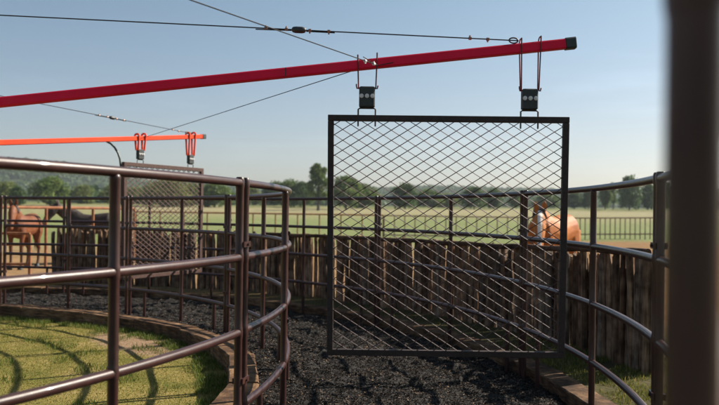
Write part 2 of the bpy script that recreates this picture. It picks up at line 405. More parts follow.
# ------------------------------------------------------------------ timber edging
def kerb(name, r0, r1, ztop, zbot, a0, a1, step, label):
    e = empty(name, Pol((r0+r1)/2, (a0+a1)/2, float(zbot((a0+a1)/2))), label, 'timber edging')
    a = a0
    while a < a1 - .1:
        b = min(a + step*random.uniform(.9, 1.1), a1); mb = MB(); vs = []; fs = []
        n = 14; g = .0035/((r0+r1)/2)*57.3
        jr, jz = random.uniform(-.010, .010), random.uniform(-.008, .008)
        for i in range(n):
            d = a+g + (b-a-2*g)*i/(n-1); zt = float(ztop(d)) + jz; zb = float(zbot(d))
            ch = .010
            jit = lambda: random.uniform(-.0025, .0025)
            for r, z in ((r0+jr, zb), (r0+jr+jit(), zt-ch), (r0+jr+ch, zt+jit()), ((r0+r1)/2+jr, zt+jit()+.002), (r1+jr-ch, zt+jit()), (r1+jr+jit(), zt-ch), (r1+jr, zb)):
                pa_, pb_ = Pol(r, a+g, z), Pol(r, b-g, z); vs.append(pa_ + (pb_-pa_)*(i/(n-1)) + Pol(.0022*math.sin(i*1.3+a), d))
        for i in range(n-1):
            for k in range(7):
                l = (k+1) % 7; fs.append((i*7+k, i*7+l, (i+1)*7+l, (i+1)*7+k))
        fs.append(tuple(range(6, -1, -1))); fs.append(tuple((n-1)*7+k for k in range(7)))
        mb.add(vs, fs); put(mb, 'timber', M['tie'], e, smooth=False); a = b
    return e
kerb('timber_edging', 5.345, 5.575, lambda d: ZO - 1.268 - .075*sstep(8, 55, d), lambda d: ZO - 1.60, -30, 98, 11.3,
     'curved edging of weathered brown timbers around the lawn inside the ring')
kerb('timber_edging', 7.965, 8.185, lambda d: ZO - 1.372, lambda d: ZO - 1.62, -24, 98, 8.4,
     'curved edging of weathered timbers outside the track at the foot of the stake fence')

# ------------------------------------------------------------------ ring fences
RP = .0215
def arc(r, a0, a1, z, step=1.2):
    n = max(2, int(abs(a1-a0)/step)+1)
    return [Pol(r, a0+(a1-a0)*i/n, z) for i in range(n+1)]
def section(r, a0, a1, ztop, gfun, label, legs=True, posttop=.0, mid=None, group=None, endclamp=True, rfun=None):
    am = (a0+a1)/2
    e = empty('fence_panel', Pol(r, am, float(gfun(am))), label, 'fence', group)
    h = math.degrees(.036/r); p0, p1 = a0+h, a1-h
    rf = (lambda d: r) if rfun is None else rfun
    mid = am if mid is None else mid
    zs = [ztop - .4*k for k in range(4)]
    for k, z in enumerate(zs):
        mb = MB(); mb.tube([Pol(rf(q), q, z) for q in np.linspace(p0, p1, 22)], RP, 14); put(mb, 'rail', M['pipe'], e)
    for pa, top in ((p0, ztop+.030), (mid, ztop-.012), (p1, ztop+.030)):
        mb = MB(); g = float(gfun(pa)) - .08
        prof = [(g, 1)]
        for z in reversed(zs): prof += [(z-.034, 1), (z-.027, 1.07), (z-.012, 1.13), (z+.012, 1.13), (z+.027, 1.07), (z+.034, 1)]
        prof = [q for q in prof if q[0] < top-.006] + [(top-.005, 1), (top, .82)]
        mb.tube([Pol(rf(pa), pa, z) for z, _ in prof], [RP*q for _, q in prof], 16)
        put(mb, 'post', M['pipe'], e)
    if legs:
        o = math.degrees(.337/r)
        for pa in (a0+o, a1-o):
            mb = MB(); g = float(gfun(pa)) - .08
            mb.tube([Pol(r, pa, g), Pol(r, pa, zs[3])], RP*.92, 12); put(mb, 'leg', M['pipe'], e)
    if endclamp:
        for z in (ztop-.33, ztop-1.06):
            mb = MB(); c = Pol(r, a0, z); tx = Vector((-math.sin(math.radians(a0)), math.cos(math.radians(a0)), 0))
            rad = Vector((math.cos(math.radians(a0)), math.sin(math.radians(a0)), 0))
            for sgn in (-1, 1): mb.bar(c + rad*sgn*.026 - tx*.05, c + rad*sgn*.026 + tx*.05, .008, .030)
            mb.tube([c - rad*.040, c + rad*.040], .008, 6)
            put(mb, 'clamp', M['pipe'], e)
    return e
GI = lambda d: track_in_z(d)
GO = lambda d: ZO - 1.475
ZI, ZOUT = ZO + .1506 - .02, ZO + .1838 - .02
ZI += .02; ZOUT += .02
R1, R2 = 5.7704, 7.8979
inner_labels = {
 -79.2: 'brown curved pipe fence panel of the inner ring outside the left edge',
 -56.7: 'brown curved pipe fence panel of the inner ring nearest the left edge',
 -34.2: 'large brown pipe fence panel crossing the left foreground in front of the lawn',
 -11.6: 'brown pipe fence panel bending round the right tip of the inner ring',
 10.9: 'inner ring fence panel curving back from the right tip behind the paired posts',
 33.4: 'inner ring fence panel directly in front of the far hanging gate',
 55.9: 'inner ring fence panel beyond the lawn in front of the chestnut horse at left',
 78.4: 'inner ring fence panel at the far left edge in front of the pen'}
for i, (a, lb) in enumerate(inner_labels.items()):
    if i == 0: continue
    section(R1, a, a+22.5, ZI, GI, lb, group='pipe panels of the inner ring fence')
outer_labels = {
 -34.55: 'outer ring fence panel with the blurred dark post at the right edge',
 -11.3: 'outer ring fence panel sweeping up to the right in front of the stakes',
 11.1: 'outer ring fence panel seen through the right half of the near mesh gate',
 34.4: 'outer ring fence panel seen through the left edge of the near mesh gate',
 57.7: 'outer ring fence panel behind the far hanging gate at left',
 81.0: 'outer ring fence panel at far left crossing in front of the bay horse'}
_q = W(701, 215, .57); DARKA, DARKR = math.degrees(math.atan2(_q.y, _q.x)) - .26, math.hypot(_q.x, _q.y)
for a, lb in outer_labels.items():
    b = {-34.55: -11.3, -11.3: 11.1, 11.1: 34.4, 34.4: 57.7, 57.7: 81., 81.: 104.3}[a]
    if a < -30:      # the last panel swings out to the gate post beside the viewpoint
        section(R2, DARKA, b, ZOUT, GO, lb, group='pipe panels of the outer ring fence', mid=-22.9, endclamp=False, legs=False, rfun=lambda d: R2 + (DARKR-R2)*max(0, (-22.9-d)/(-22.9-DARKA))**2)
    else: section(R2, a, b, ZOUT, GO, lb, group='pipe panels of the outer ring fence')

# ------------------------------------------------------------------ palisade of rough cedar stakes
RPAL = 8.93
def stake(mb, deg, dr, w, top, bot, seed):
    rs = random.Random(seed); n = 9; m = 7; vs = []; fs = []
    lean_t, lean_r = rs.uniform(-.022, .022), rs.uniform(-.03, .03)
    tx = Vector((-math.sin(math.radians(deg)), math.cos(math.radians(deg)), 0)); rd = Vector((math.cos(math.radians(deg)), math.sin(math.radians(deg)), 0))
    base = Pol(RPAL+dr, deg, 0); H = top-bot; bow = rs.uniform(-.012, .012)
    prof = [rs.uniform(.80, 1.14) for _ in range(n)]; kn = rs.randint(1, 6)
    for i in range(m):
        f = i/(m-1); rad = w*(1.06-.1*f)*rs.uniform(.88, 1.1)
        c = base + tx*(lean_t*f*H + bow*math.sin(PI*f) + rs.uniform(-.006, .006)) + rd*(lean_r*f*H) + Vector((0, 0, bot+H*f))
        for k in range(n):
            a = 2*PI*k/n; q = rad*prof[k]*rs.uniform(.93, 1.07)*(1.25 if i == kn and k == (seed % n) else 1)
            tilt = (rs.uniform(-.015, .015) + .02*math.cos(a+seed)) if i == m-1 else 0
            vs.append(c + tx*math.cos(a)*q + rd*math.sin(a)*q + Vector((0, 0, tilt)))
    for i in range(m-1):
        for k in range(n):
            l = (k+1) % n; fs.append((i*n+k, i*n+l, (i+1)*n+l, (i+1)*n+k))
    fs.append(tuple((m-1)*n+k for k in range(n))); mb.add(vs, fs)
def palisade():
    e = empty('stake_fence', Pol(RPAL, 35, STRIP), 'rough dark fence of upright cedar stakes curving behind the outer ring', 'stake fence')
    d = 8.4; i = 0; rest = [MB(), MB(), MB()]
    while d < 86.4:
        w = random.uniform(.026, .044)
        gap = random.choice([-.010, -.005, -.002, .0, .003, .006, .010, .014]) if random.random() < .95 else .022
        top = ZO - .385 + random.uniform(-.03, .02) + .045*(d < 14) + (.02+random.uniform(-.05,.05))*(d > 58); k = random.choices([0, 1, 2], [5, 4, 1.2])[0]
        if -8 < d and i < 100:
            mb = MB(); stake(mb, d, random.uniform(-.045, .045), w, top, STRIP-.06, i+11); put(mb, 'stake', M['stakes'][k], e, smooth=False); i += 1
        else: stake(rest[k], d, random.uniform(-.045, .045), w, top, STRIP-.06, int((d+40)*97))
        d += math.degrees((2*w*.94+gap)/RPAL)
    d = 8.6                                            # second, thinner row added behind the first so its gaps stay dark
    while d < 86:
        w = random.uniform(.022, .036); k = random.choices([0, 1, 2], [5, 4, 1.2])[0]
        if random.random() < .84: stake(rest[k], d, .078 + random.uniform(-.012, .02), w, ZO - .42 + random.uniform(-.07, .03), STRIP-.06, int((d+40)*131))
        d += math.degrees((2*w*.92 + random.uniform(-.004, .008))/RPAL)
    for r_, k in zip(rest, range(3)):
        if r_.v:
            o = put(r_, 'stakes', M['stakes'][k], e, smooth=False); o['kind'] = 'stuff'
    mb = MB()
    pts = [Pol(RPAL-.085 + .012*math.sin(a*.7), a, ZO - .315 - .075*sstep(5, 30, a) + .01*sstep(45, 70, a) + .008*math.sin(a*.9)) for a in np.arange(8., 60, 2.)]
    mb.tube(pts, [.030+.004*math.sin(i*1.7) for i in range(len(pts))], 10); put(mb, 'top_beam', M['beam'], e)
palisade()

# ------------------------------------------------------------------ walker: arms, hangers, mesh gates, cables
PH = [-.7, 60.4, -60.6]
walker = empty('horse_walker', (0, 0, ZO-1.45), 'horse walker machine with long red arms held by cables over the track', 'horse walker')
def arm_z(r): return ZO + 1.168 - .1125*(7.74 - r)
def local(ph, r, s, z):
    """point in an arm's frame: r outwards, s sideways (towards the next arm)"""
    a = math.radians(ph); return Vector((r*math.cos(a) - s*math.sin(a), r*math.sin(a) + s*math.cos(a), z))
def square_tube(mb, p, q, w, side, ch=.008):
    t = (q-p).normalized(); s = side.normalized(); u = s.cross(t).normalized()
    ring = [(1,1-ch*2/w),(1-ch*2/w,1),(-1+ch*2/w,1),(-1,1-ch*2/w),(-1,-1+ch*2/w),(-1+ch*2/w,-1),(1-ch*2/w,-1),(1,-1+ch*2/w)]
    vs = [e + s*(a*w/2) + u*(b*w/2) for e in (p, q) for a, b in ring]
    fs = [(k, (k+1) % 8, 8+(k+1) % 8, 8+k) for k in range(8)] + [tuple(range(7, -1, -1)), tuple(range(8, 16))]
    mb.add(vs, fs)
def make_arm(ph, mat, label, w=.066):
    side = local(ph, 0, 1, 0)
    mb = MB(); square_tube(mb, local(ph, .12, 0, arm_z(.12)), local(ph, 7.665, 0, arm_z(7.665)), w, side); e = put(mb, 'arm', mat, walker, False)
    e['label'] = label
    mb = MB(); square_tube(mb, local(ph, 7.667, 0, arm_z(7.667)), local(ph, 7.735, 0, arm_z(7.735)), w+.010, side, .01); put(mb, 'end_cap', M['rubber'], e, False)
    if ph == PH[0]:
        mb = MB(); mb.box(local(ph, 5.77, -.0335, arm_z(5.77)), .006, .003, w*.9, Matrix.Rotation(math.radians(ph), 3, 'Z')); put(mb, 'seam', M['rubber'], e, False)
    return e
make_arm(PH[0], M['arm_red'], 'long crimson square arm with dark end cap')
make_arm(PH[1], M['arm_red_sunlit'], 'red square arm farther away, coloured bright orange red as if sunlit')
make_arm(PH[2], M['arm_red'], 'crimson arm behind the viewpoint')

PT, PB = ZO + .6626, ZO - .975
def panel_top(ph, r): return PT - (.005*(r-6.06) if ph < 30 else 0)
def make_hanger(ph, r, label, spread=.064):
    top = arm_z(r); rub_t = None
    e = empty('panel_hanger', local(ph, r, 0, top), label, 'hanger', 'hangers that carry the mesh gates')
    pz = panel_top(ph, r)
    bt, bb = pz + .195, pz + .055                     # rubber block between
    strap = M['strap_red'] if ph < 30 else M['arm_red_sunlit']  # far straps take the sunlit copy of the red
    for k in (-1, 1):                                 # U straps looped over the arm
        mb = MB(); x0, x1 = r + k*spread*1.02, r + k*spread*.92
        pts = [local(ph, x1, -.018, bt-.012), local(ph, x0, -.040, arm_z(x0)+.040)]
        pts += [local(ph, x0, .040*math.sin(q), arm_z(x0)+.040+.026*math.cos(q)) for q in np.linspace(-PI/2, PI/2, 7)[1:-1]]
        pts += [local(ph, x0, .040, arm_z(x0)+.040), local(ph, x1, .018, bt-.012)]
        mb.tube(pts, .0046 if ph < 30 else .0145, 8)
        # hooked nut end on the outside of the block
        hk = [local(ph, x1, -.018, bt-.012), local(ph, x1+k*.010, -.018, bt-.014), local(ph, x1+k*.014, -.018, bt+.002), local(ph, x1+k*.014, -.018, bt+(.016 if k < 0 else .006))]
        mb.tube(hk, .0048, 8)
        # thread and nut standing above the arm
        mb.tube([local(ph, x0, -.038, arm_z(x0)+.03), local(ph, x0, -.038, arm_z(x0)+.066)], .005, 8)
        put(mb, 'strap', strap, e)
    R = Matrix.Rotation(math.radians(ph), 3, 'Z')
    mb = MB(); n = 10; vs = []; fs = []                # waisted rubber block
    mb.box(local(ph, r, 0, (bt+bb)/2), .108, .060, bt-bb, R, .007)
    bl = put(mb, 'rubber_block', M['rubber'], e, False)
    for k in (-1, 0, 1):
        mb = MB(); c = local(ph, r + k*.037, -.031, (bt+bb)/2+.004)
        d = local(ph, 0, -1, 0)
        mb.tube([c, c + d*.006], .0145, 16); mb.tube([c + d*.005, c + d*.013], .0085, 6)
        off = Vector(e.location); mb.v = [(a-off.x, b-off.y, c_-off.z) for a, b, c_ in mb.v]
        mb.build('washer', M['zinc'], bl)
    mb = MB(); x0, x1 = r - .059, r + .058              # lower steel loop through the gate's top bar
    mb.tube([local(ph, x0, -.004, pz-.075), local(ph, x0, -.004, bb-.014), local(ph, x0+.012, -.004, bb-.006), local(ph, x1-.012, -.004, bb-.006),
             local(ph, x1, -.004, bb-.014), local(ph, x1, -.004, pz-.075)], .0058, 8)
    put(mb, 'loop_rod', M['rod'], e)
    return e
make_hanger(PH[0], 6.325, 'black hanger block with red straps at the left of the near gate')
make_hanger(PH[0], 7.43, 'black hanger block with red straps at the right of the near gate')
make_hanger(PH[1], 6.38, 'small hanger with straps coloured as sunlit red at the left of the far gate')
make_hanger(PH[1], 7.42, 'small hanger with straps coloured as sunlit red at the right end of the far gate')

def make_panel(ph, ra, rb, label, zb, w=.041, sw=.0058, fm='panel_steel', mm='mesh_steel', tl=42):
    e = empty('mesh_gate', local(ph, (ra+rb)/2, 0, zb), label, 'mesh gate', 'mesh gates hung from the walker arms')
    fr = MB()
    tw = -.010                                          # it hangs a little out of true
    def Q(r, s, z): return local(ph, r + (PT-z)*tw*(1 if r > (ra+rb)/2 else -.7), s, z)
    fr.bar(Q(ra, 0, PT-w/2), Q(rb, 0, PT-w/2), w, w); fr.bar(Q(ra, 0, zb+w/2), Q(rb, 0, zb+w/2), w, w)
    sd = local(ph, 0, 1, 0)
    fr.bar(Q(ra+w/2, 0, PT-w-.0005), Q(ra+w/2, 0, zb+w+.0005), w*.995, w*.995, up=sd)
    fr.bar(Q(rb-w/2, 0, PT-w-.0005), Q(rb-w/2, 0, zb+w+.0005), w*.995, w*.995, up=sd)
    f = put(fr, 'frame', M[fm], e, False)
    bv = f.modifiers.new('bevel', 'BEVEL'); bv.width = .004; bv.segments = 2; bv.limit_method = 'ANGLE'
    # expanded metal: two families of strands, ribbons turned edge-on to each other
    x0, x1, z0, z1 = ra+w-.004, rb-w+.004, zb+w-.004, PT-w+.004
    dx, dz = .1105, .0700; ms = MB(); s0 = -.0135; slope = dz/dx
    R = Matrix.Rotation(math.radians(ph), 3, 'Z')
    for fam in (1, -1):
        k0 = int((z0 - (z1 + (x1-x0)*slope))/dz)-2; c = z0 - (x1-x0)*slope - dz if fam > 0 else z0 - dz
        nlines = int(((z1-z0) + (x1-x0)*slope)/dz)+4
        for k in range(nlines):
            zc = c + k*dz + random.uniform(-.0022, .0022)                               # z at x0
            xa, xb = x0, x1
            za = zc; zb_ = zc + fam*slope*(x1-x0)
            if fam < 0: za = zc; zb_ = zc - slope*(x1-x0)
            # clip to [z0,z1]
            def clip(xa, za, xb, zb_):
                d = (zb_-za)/(xb-xa)
                if d > 0:
                    if za < z0: xa += (z0-za)/d; za = z0
                    if zb_ > z1: xb -= (zb_-z1)/d; zb_ = z1
                else:
                    if za > z1: xa += (z1-za)/d; za = z1
                    if zb_ < z0: xb += (z0-zb_)/d; zb_ = z0
                return xa, za, xb, zb_
            xa, za, xb, zb_ = clip(xa, za, xb, zb_)
            if xb - xa < .01: continue
            n = max(2, int((xb-xa)/(dx/2)))
            # strands swing to and fro between the knuckles
            p, q = Q(xa, s0 + .0012*fam, za), Q(xb, s0 + .0012*fam, zb_)
            t = (q-p).normalized(); up = Vector((0, 0, 1)); u0 = (up - t*up.dot(t)).normalized(); sdv = t.cross(u0)
            tilt = math.radians(tl)
            upv = u0*math.cos(tilt) + sdv*math.sin(tilt)*fam*(1 if True else 1)
            ms.bar(p, q, .0020, sw, up=upv)
    o = put(ms, 'expanded_mesh', M[mm], e, False)
    return e
make_panel(PH[0], 6.06, 7.70, 'large square dark steel mesh gate hanging in the centre foreground', PB)
make_panel(PH[1], 6.06, 7.70, 'smaller looking mesh gate with steel coloured brown as if sunlit, hanging farther round the track at left', PB, .056, .0105, 'far_panel_sunlit', 'far_panel_sunlit', 12)

def cable(name, pts, rad, label, group=None):
    mb = MB(); mb.tube(pts, rad, 8); return put(mb, name, M['cable'], walker)
def lerp(a, b, t): return a + (b-a)*t
def clips(e, a, b, ts, mat, s=1.):
    d = (b-a).normalized()
    for i, (t, side) in enumerate(ts):
        mb = MB(); c = lerp(a, b, t); n = Vector((0, 0, 1))*side
        mb.tube([c - d*.010*s, c + d*.010*s], .011*s, 8)
        mb.tube([c - n*.010*s, c + n*.020*s], .006*s, 6)
        put(mb, 'cable_clip', mat, e)
def stay(ph, r_at, label):
    a = local(ph, .08, 0, ZO + 1.475); b = local(ph, r_at, -.012, arm_z(r_at) + .054)
    L = (b-a).length
    # T along the arm of photo marks: insulator at r about 5.8
    T = lambda r: (r-.08)/(r_at-.08)
    e = cable('stay_cable', [a, b], .0042, label, 'stay cables of the walker')
    clips(e, a, b, [(T(5.63), 1), (T(5.77), 1), (T(5.93), -1), (T(6.06), -1), (T(7.02), 1), (T(7.14), -1)], M['clip'])
    mb = MB(); c = lerp(a, b, T(5.855)); d = (b-a).normalized()
    mb.tube([c - d*.048, c - d*.040, c - d*.022, c + d*.022, c + d*.040, c + d*.048], [.010, .019, .023, .023, .019, .010], 12); put(mb, 'insulator', M['insul'], e)
    mb = MB()                                             # the wire doubled back each side of the insulator
    mb.tube([lerp(a, b, T(5.56)) + Vector((0, 0, -.010)), c - d*.05 + Vector((0, 0, -.006))], .004, 6)
    mb.tube([c + d*.05 + Vector((0, 0, -.007)), lerp(a, b, T(6.10)) + Vector((0, 0, -.008))], .004, 6); put(mb, 'wire_tail', M['cable'], e)
    mb = MB(); c0 = lerp(a, b, T(7.285)); q = b
    pts = [c0 + Vector((0, 0, .018))*math.sin(z) + (q-c0)*(.5-.5*math.cos(z)) for z in np.linspace(0, 2*PI, 17)[:-1]]
    mb.tube(pts, .005, 6, closed=True); put(mb, 'shackle', M['rod'], e)
    return e
stay(PH[0], 7.345, 'dark stay cable with a black insulator running above the crimson arm')
stay(PH[1], 7.42, 'thin stay cable with clips sloping down to the far arm tip')
def ring_cable(p0, p1, s0, label):
    za = arm_z(6.36)
    a = local(p0, 6.40, .05*s0, za + .02*s0); b = local(p1, 6.33, -.05*s0, arm_z(6.33) - .005)
    e = cable('spreader_cable', [a, b], .0034, label, 'spreader cables between the walker arms')
    d = (b-a).normalized()
    clips(e, a, b, [(.010, 1), (.028, -1)], M['zinc'], .9)
    mb = MB()
    tip = a + d*.20 + Vector((0, 0, .022)); mb.tube([a + d*.05, a + d*.12 + Vector((0, 0, .012)), tip], .003, 6)
    tip = a - d*.06 + Vector((.05, 0, .02)); mb.tube([a, a + Vector((.05, 0, .012)), a + Vector((.10, 0, .022))], .003, 6)
    put(mb, 'wire_tail', M['cable'], e)
ring_cable(PH[0], PH[1], 1, 'spreader cable from the crimson arm down to the far arm')
ring_cable(PH[0], PH[2], -1, 'spreader cable running up to the left out of the top of the picture')
# feed hose from the far arm to its gate
mb = MB(); t = 10.55
pts = [W(106.5, 141.5, t), W(110.5, 143.5, t), W(114.5, 147.5, t), W(117.8, 153, t), W(119.8, 159, t), W(120.5, 166, t), W(121, 180, t), W(121.2, 205, t)]
mb.tube(pts, .014, 8); o = mb.build('feed_hose', M['hose']); tag(o, 'dark green hose curving from the far arm down to the far gate', 'hose')
# the mast at the hub
mb = MB(); mb.tube([(0, 0, ZO-1.6), (0, 0, ZO+1.56)], .075, 16); put(mb, 'mast', M['pipe'], walker)
mb = MB(); mb.tube([(0, 0, arm_z(0)-.12), (0, 0, arm_z(0)+.12)], .125, 16); put(mb, 'hub', M['arm_red'], walker)

# ------------------------------------------------------------------ paddock fences beyond
def rail_fence(pts, hts, n_post, label, mat, rail_r, post_r, rails, group=None, name='pipe_fence'):
    """pts: polyline ground points; rails: heights"""
    p0, p1 = pts
    e = empty(name, p0, label, 'pipe fence', group)
    for h in rails:
        mb = MB(); mb.tube([p0 + Vector((0, 0, h)), lerp(p0, p1, .5) + Vector((0, 0, h)), p1 + Vector((0, 0, h))], rail_r, 8); put(mb, 'rail', mat, e)
    for i in range(n_post):
        b = lerp(p0, p1, i/(n_post-1)); mb = MB(); mb.tube([b - Vector((0, 0, .15)), b + Vector((0, 0, max(rails)-rail_r*.5))], post_r, 8); put(mb, 'post', mat, e)
    return e
def ground_pt(u, t):
    p = W(u, 230, t); p.z = float(ground_z(p.x, p.y)); return p
rail_fence((ground_pt(655, 43), ground_pt(570, 43)), 0, 18, 'close set rusty picket fence behind the pale horse at right', M['rust_dull'], .035, .030, [.30, 1.22], 'rusty pipe fences across the paddock')
rail_fence((ground_pt(569, 43.05), ground_pt(384, 43)), 0, 19, 'rusty picket fence across the green paddock seen through the near mesh gate', M['rust_dull'], .035, .032, [.12, 1.22], 'rusty pipe fences across the paddock')
rail_fence((ground_pt(383, 43.05), ground_pt(136, 40)), 0, 12, 'rusty rail fence with wide set posts seen left of the near mesh gate', M['rust'], .045, .036, [1.24], 'rusty pipe fences across the paddock')
a, b = ground_pt(-70, 15.6), ground_pt(134, 20.5)
e = rail_fence((a, b), 0, 5, 'low rusty pen fence with thick top rail behind the horses at left', M['rust'], .034, .038, [1.40], 'rusty pipe fences across the paddock')
p0, p1 = ground_pt(-75, 14.7), ground_pt(30, 14.9)
rail_fence((p0, p1), 0, 4, 'short rusty rail fence in front of the bay horse at left edge', M['rust'], .026, .034, [.30, .68, .90], 'rusty pipe fences across the paddock', name='pen_rail_fence')

# ------------------------------------------------------------------ horses
def loft(mb, rows, n=14):
    """rows: (centre, half width, half height, tangent)"""
    vs = []; fs = []; m = len(rows)
    for i, (c, w, h) in enumerate(rows):
        c = Vector(c); a = Vector(rows[max(i-1, 0)][0]); b = Vector(rows[min(i+1, m-1)][0]); t = (b-a).normalized()
        s = Vector((0, 1, 0)) if abs(t.y) < .8 else Vector((1, 0, 0))
        s = (s - t*s.dot(t)).normalized(); u = t.cross(s)
        for k in range(n):
            q = 2*PI*k/n; vs.append(c + s*math.cos(q)*w + u*math.sin(q)*h)
    for i in range(m-1):
        for k in range(n):
            l = (k+1) % n; fs.append((i*n+k, i*n+l, (i+1)*n+l, (i+1)*n+k))
    fs.append(tuple(range(n-1, -1, -1))); fs.append(tuple((m-1)*n+k for k in range(n)))
    mb.add(vs, fs)
def horse_coat(name, stops, legs, blaze=None):
    m, nt, b = new_mat(name)
    n1 = noise(nt, 3.2, 6, .68)
    base = ramp(nt, n1, stops)
    tc = nt.nodes.new('ShaderNodeTexCoord'); sp = nd(nt, 'ShaderNodeSeparateXYZ'); nt.links.new(tc.outputs['Object'], sp.inputs[0])
    mr = nd(nt, 'ShaderNodeMapRange'); mr.inputs[1].default_value = .35; mr.inputs[2].default_value = .8
    nt.links.new(sp.outputs[2], mr.inputs[0])
    mx = nd(nt, 'ShaderNodeMix', data_type='RGBA'); mx.inputs[6].default_value = (*legs, 1)
    nt.links.new(mr.outputs[0], mx.inputs[0]); nt.links.new(base, mx.inputs[7]); out = mx.outputs[2]
    if blaze:
        poll, lat = blaze
        d = nd(nt, 'ShaderNodeVectorMath', operation='SUBTRACT'); d.inputs[1].default_value = poll; nt.links.new(tc.outputs['Object'], d.inputs[0])
        dl = nd(nt, 'ShaderNodeVectorMath', operation='DOT_PRODUCT'); dl.inputs[1].default_value = lat; nt.links.new(d.outputs[0], dl.inputs[0])
        ab = nd(nt, 'ShaderNodeMath', operation='ABSOLUTE'); nt.links.new(dl.outputs['Value'], ab.inputs[0])
        nb_ = nd(nt, 'ShaderNodeMath', operation='MULTIPLY_ADD'); nb_.inputs[1].default_value = .05; nt.links.new(noise(nt, 9, 4, .6), nb_.inputs[0]); nt.links.new(ab.outputs[0], nb_.inputs[2])
        lt = nd(nt, 'ShaderNodeMapRange'); lt.inputs[1].default_value = .066; lt.inputs[2].default_value = .056; nt.links.new(nb_.outputs[0], lt.inputs[0])
        fw = (-lat[1], lat[0], .55); fw = tuple(Vector((lat[1], -lat[0], .45)).normalized())
        dn = nd(nt, 'ShaderNodeVectorMath', operation='DOT_PRODUCT'); dn.inputs[1].default_value = fw; nt.links.new(tc.outputs['Normal'], dn.inputs[0])
        g1 = nd(nt, 'ShaderNodeMath', operation='GREATER_THAN'); g1.inputs[1].default_value = .35; nt.links.new(dn.outputs['Value'], g1.inputs[0])
        df = nd(nt, 'ShaderNodeVectorMath', operation='DOT_PRODUCT'); df.inputs[1].default_value = tuple(Vector((lat[1], -lat[0], 0)).normalized()); nt.links.new(d.outputs[0], df.inputs[0])
        g2 = nd(nt, 'ShaderNodeMath', operation='GREATER_THAN'); g2.inputs[1].default_value = -.02; nt.links.new(df.outputs['Value'], g2.inputs[0])
        m1 = nd(nt, 'ShaderNodeMath', operation='MULTIPLY'); nt.links.new(lt.outputs[0], m1.inputs[0]); nt.links.new(g1.outputs[0], m1.inputs[1])
        m2 = nd(nt, 'ShaderNodeMath', operation='MULTIPLY'); nt.links.new(m1.outputs[0], m2.inputs[0]); nt.links.new(g2.outputs[0], m2.inputs[1])
        mb_ = nd(nt, 'ShaderNodeMix', data_type='RGBA'); mb_.inputs[7].default_value = (.72, .68, .64, 1)
        nt.links.new(m2.outputs[0], mb_.inputs[0]); nt.links.new(out, mb_.inputs[6]); out = mb_.outputs[2]
    nt.links.new(out, b.inputs['Base Color'])
    b.inputs['Roughness'].default_value = .62; b.inputs['Specular IOR Level'].default_value = .28
    bump(nt, b, noise(nt, 14, 5, .7), .35, .02)
    return m
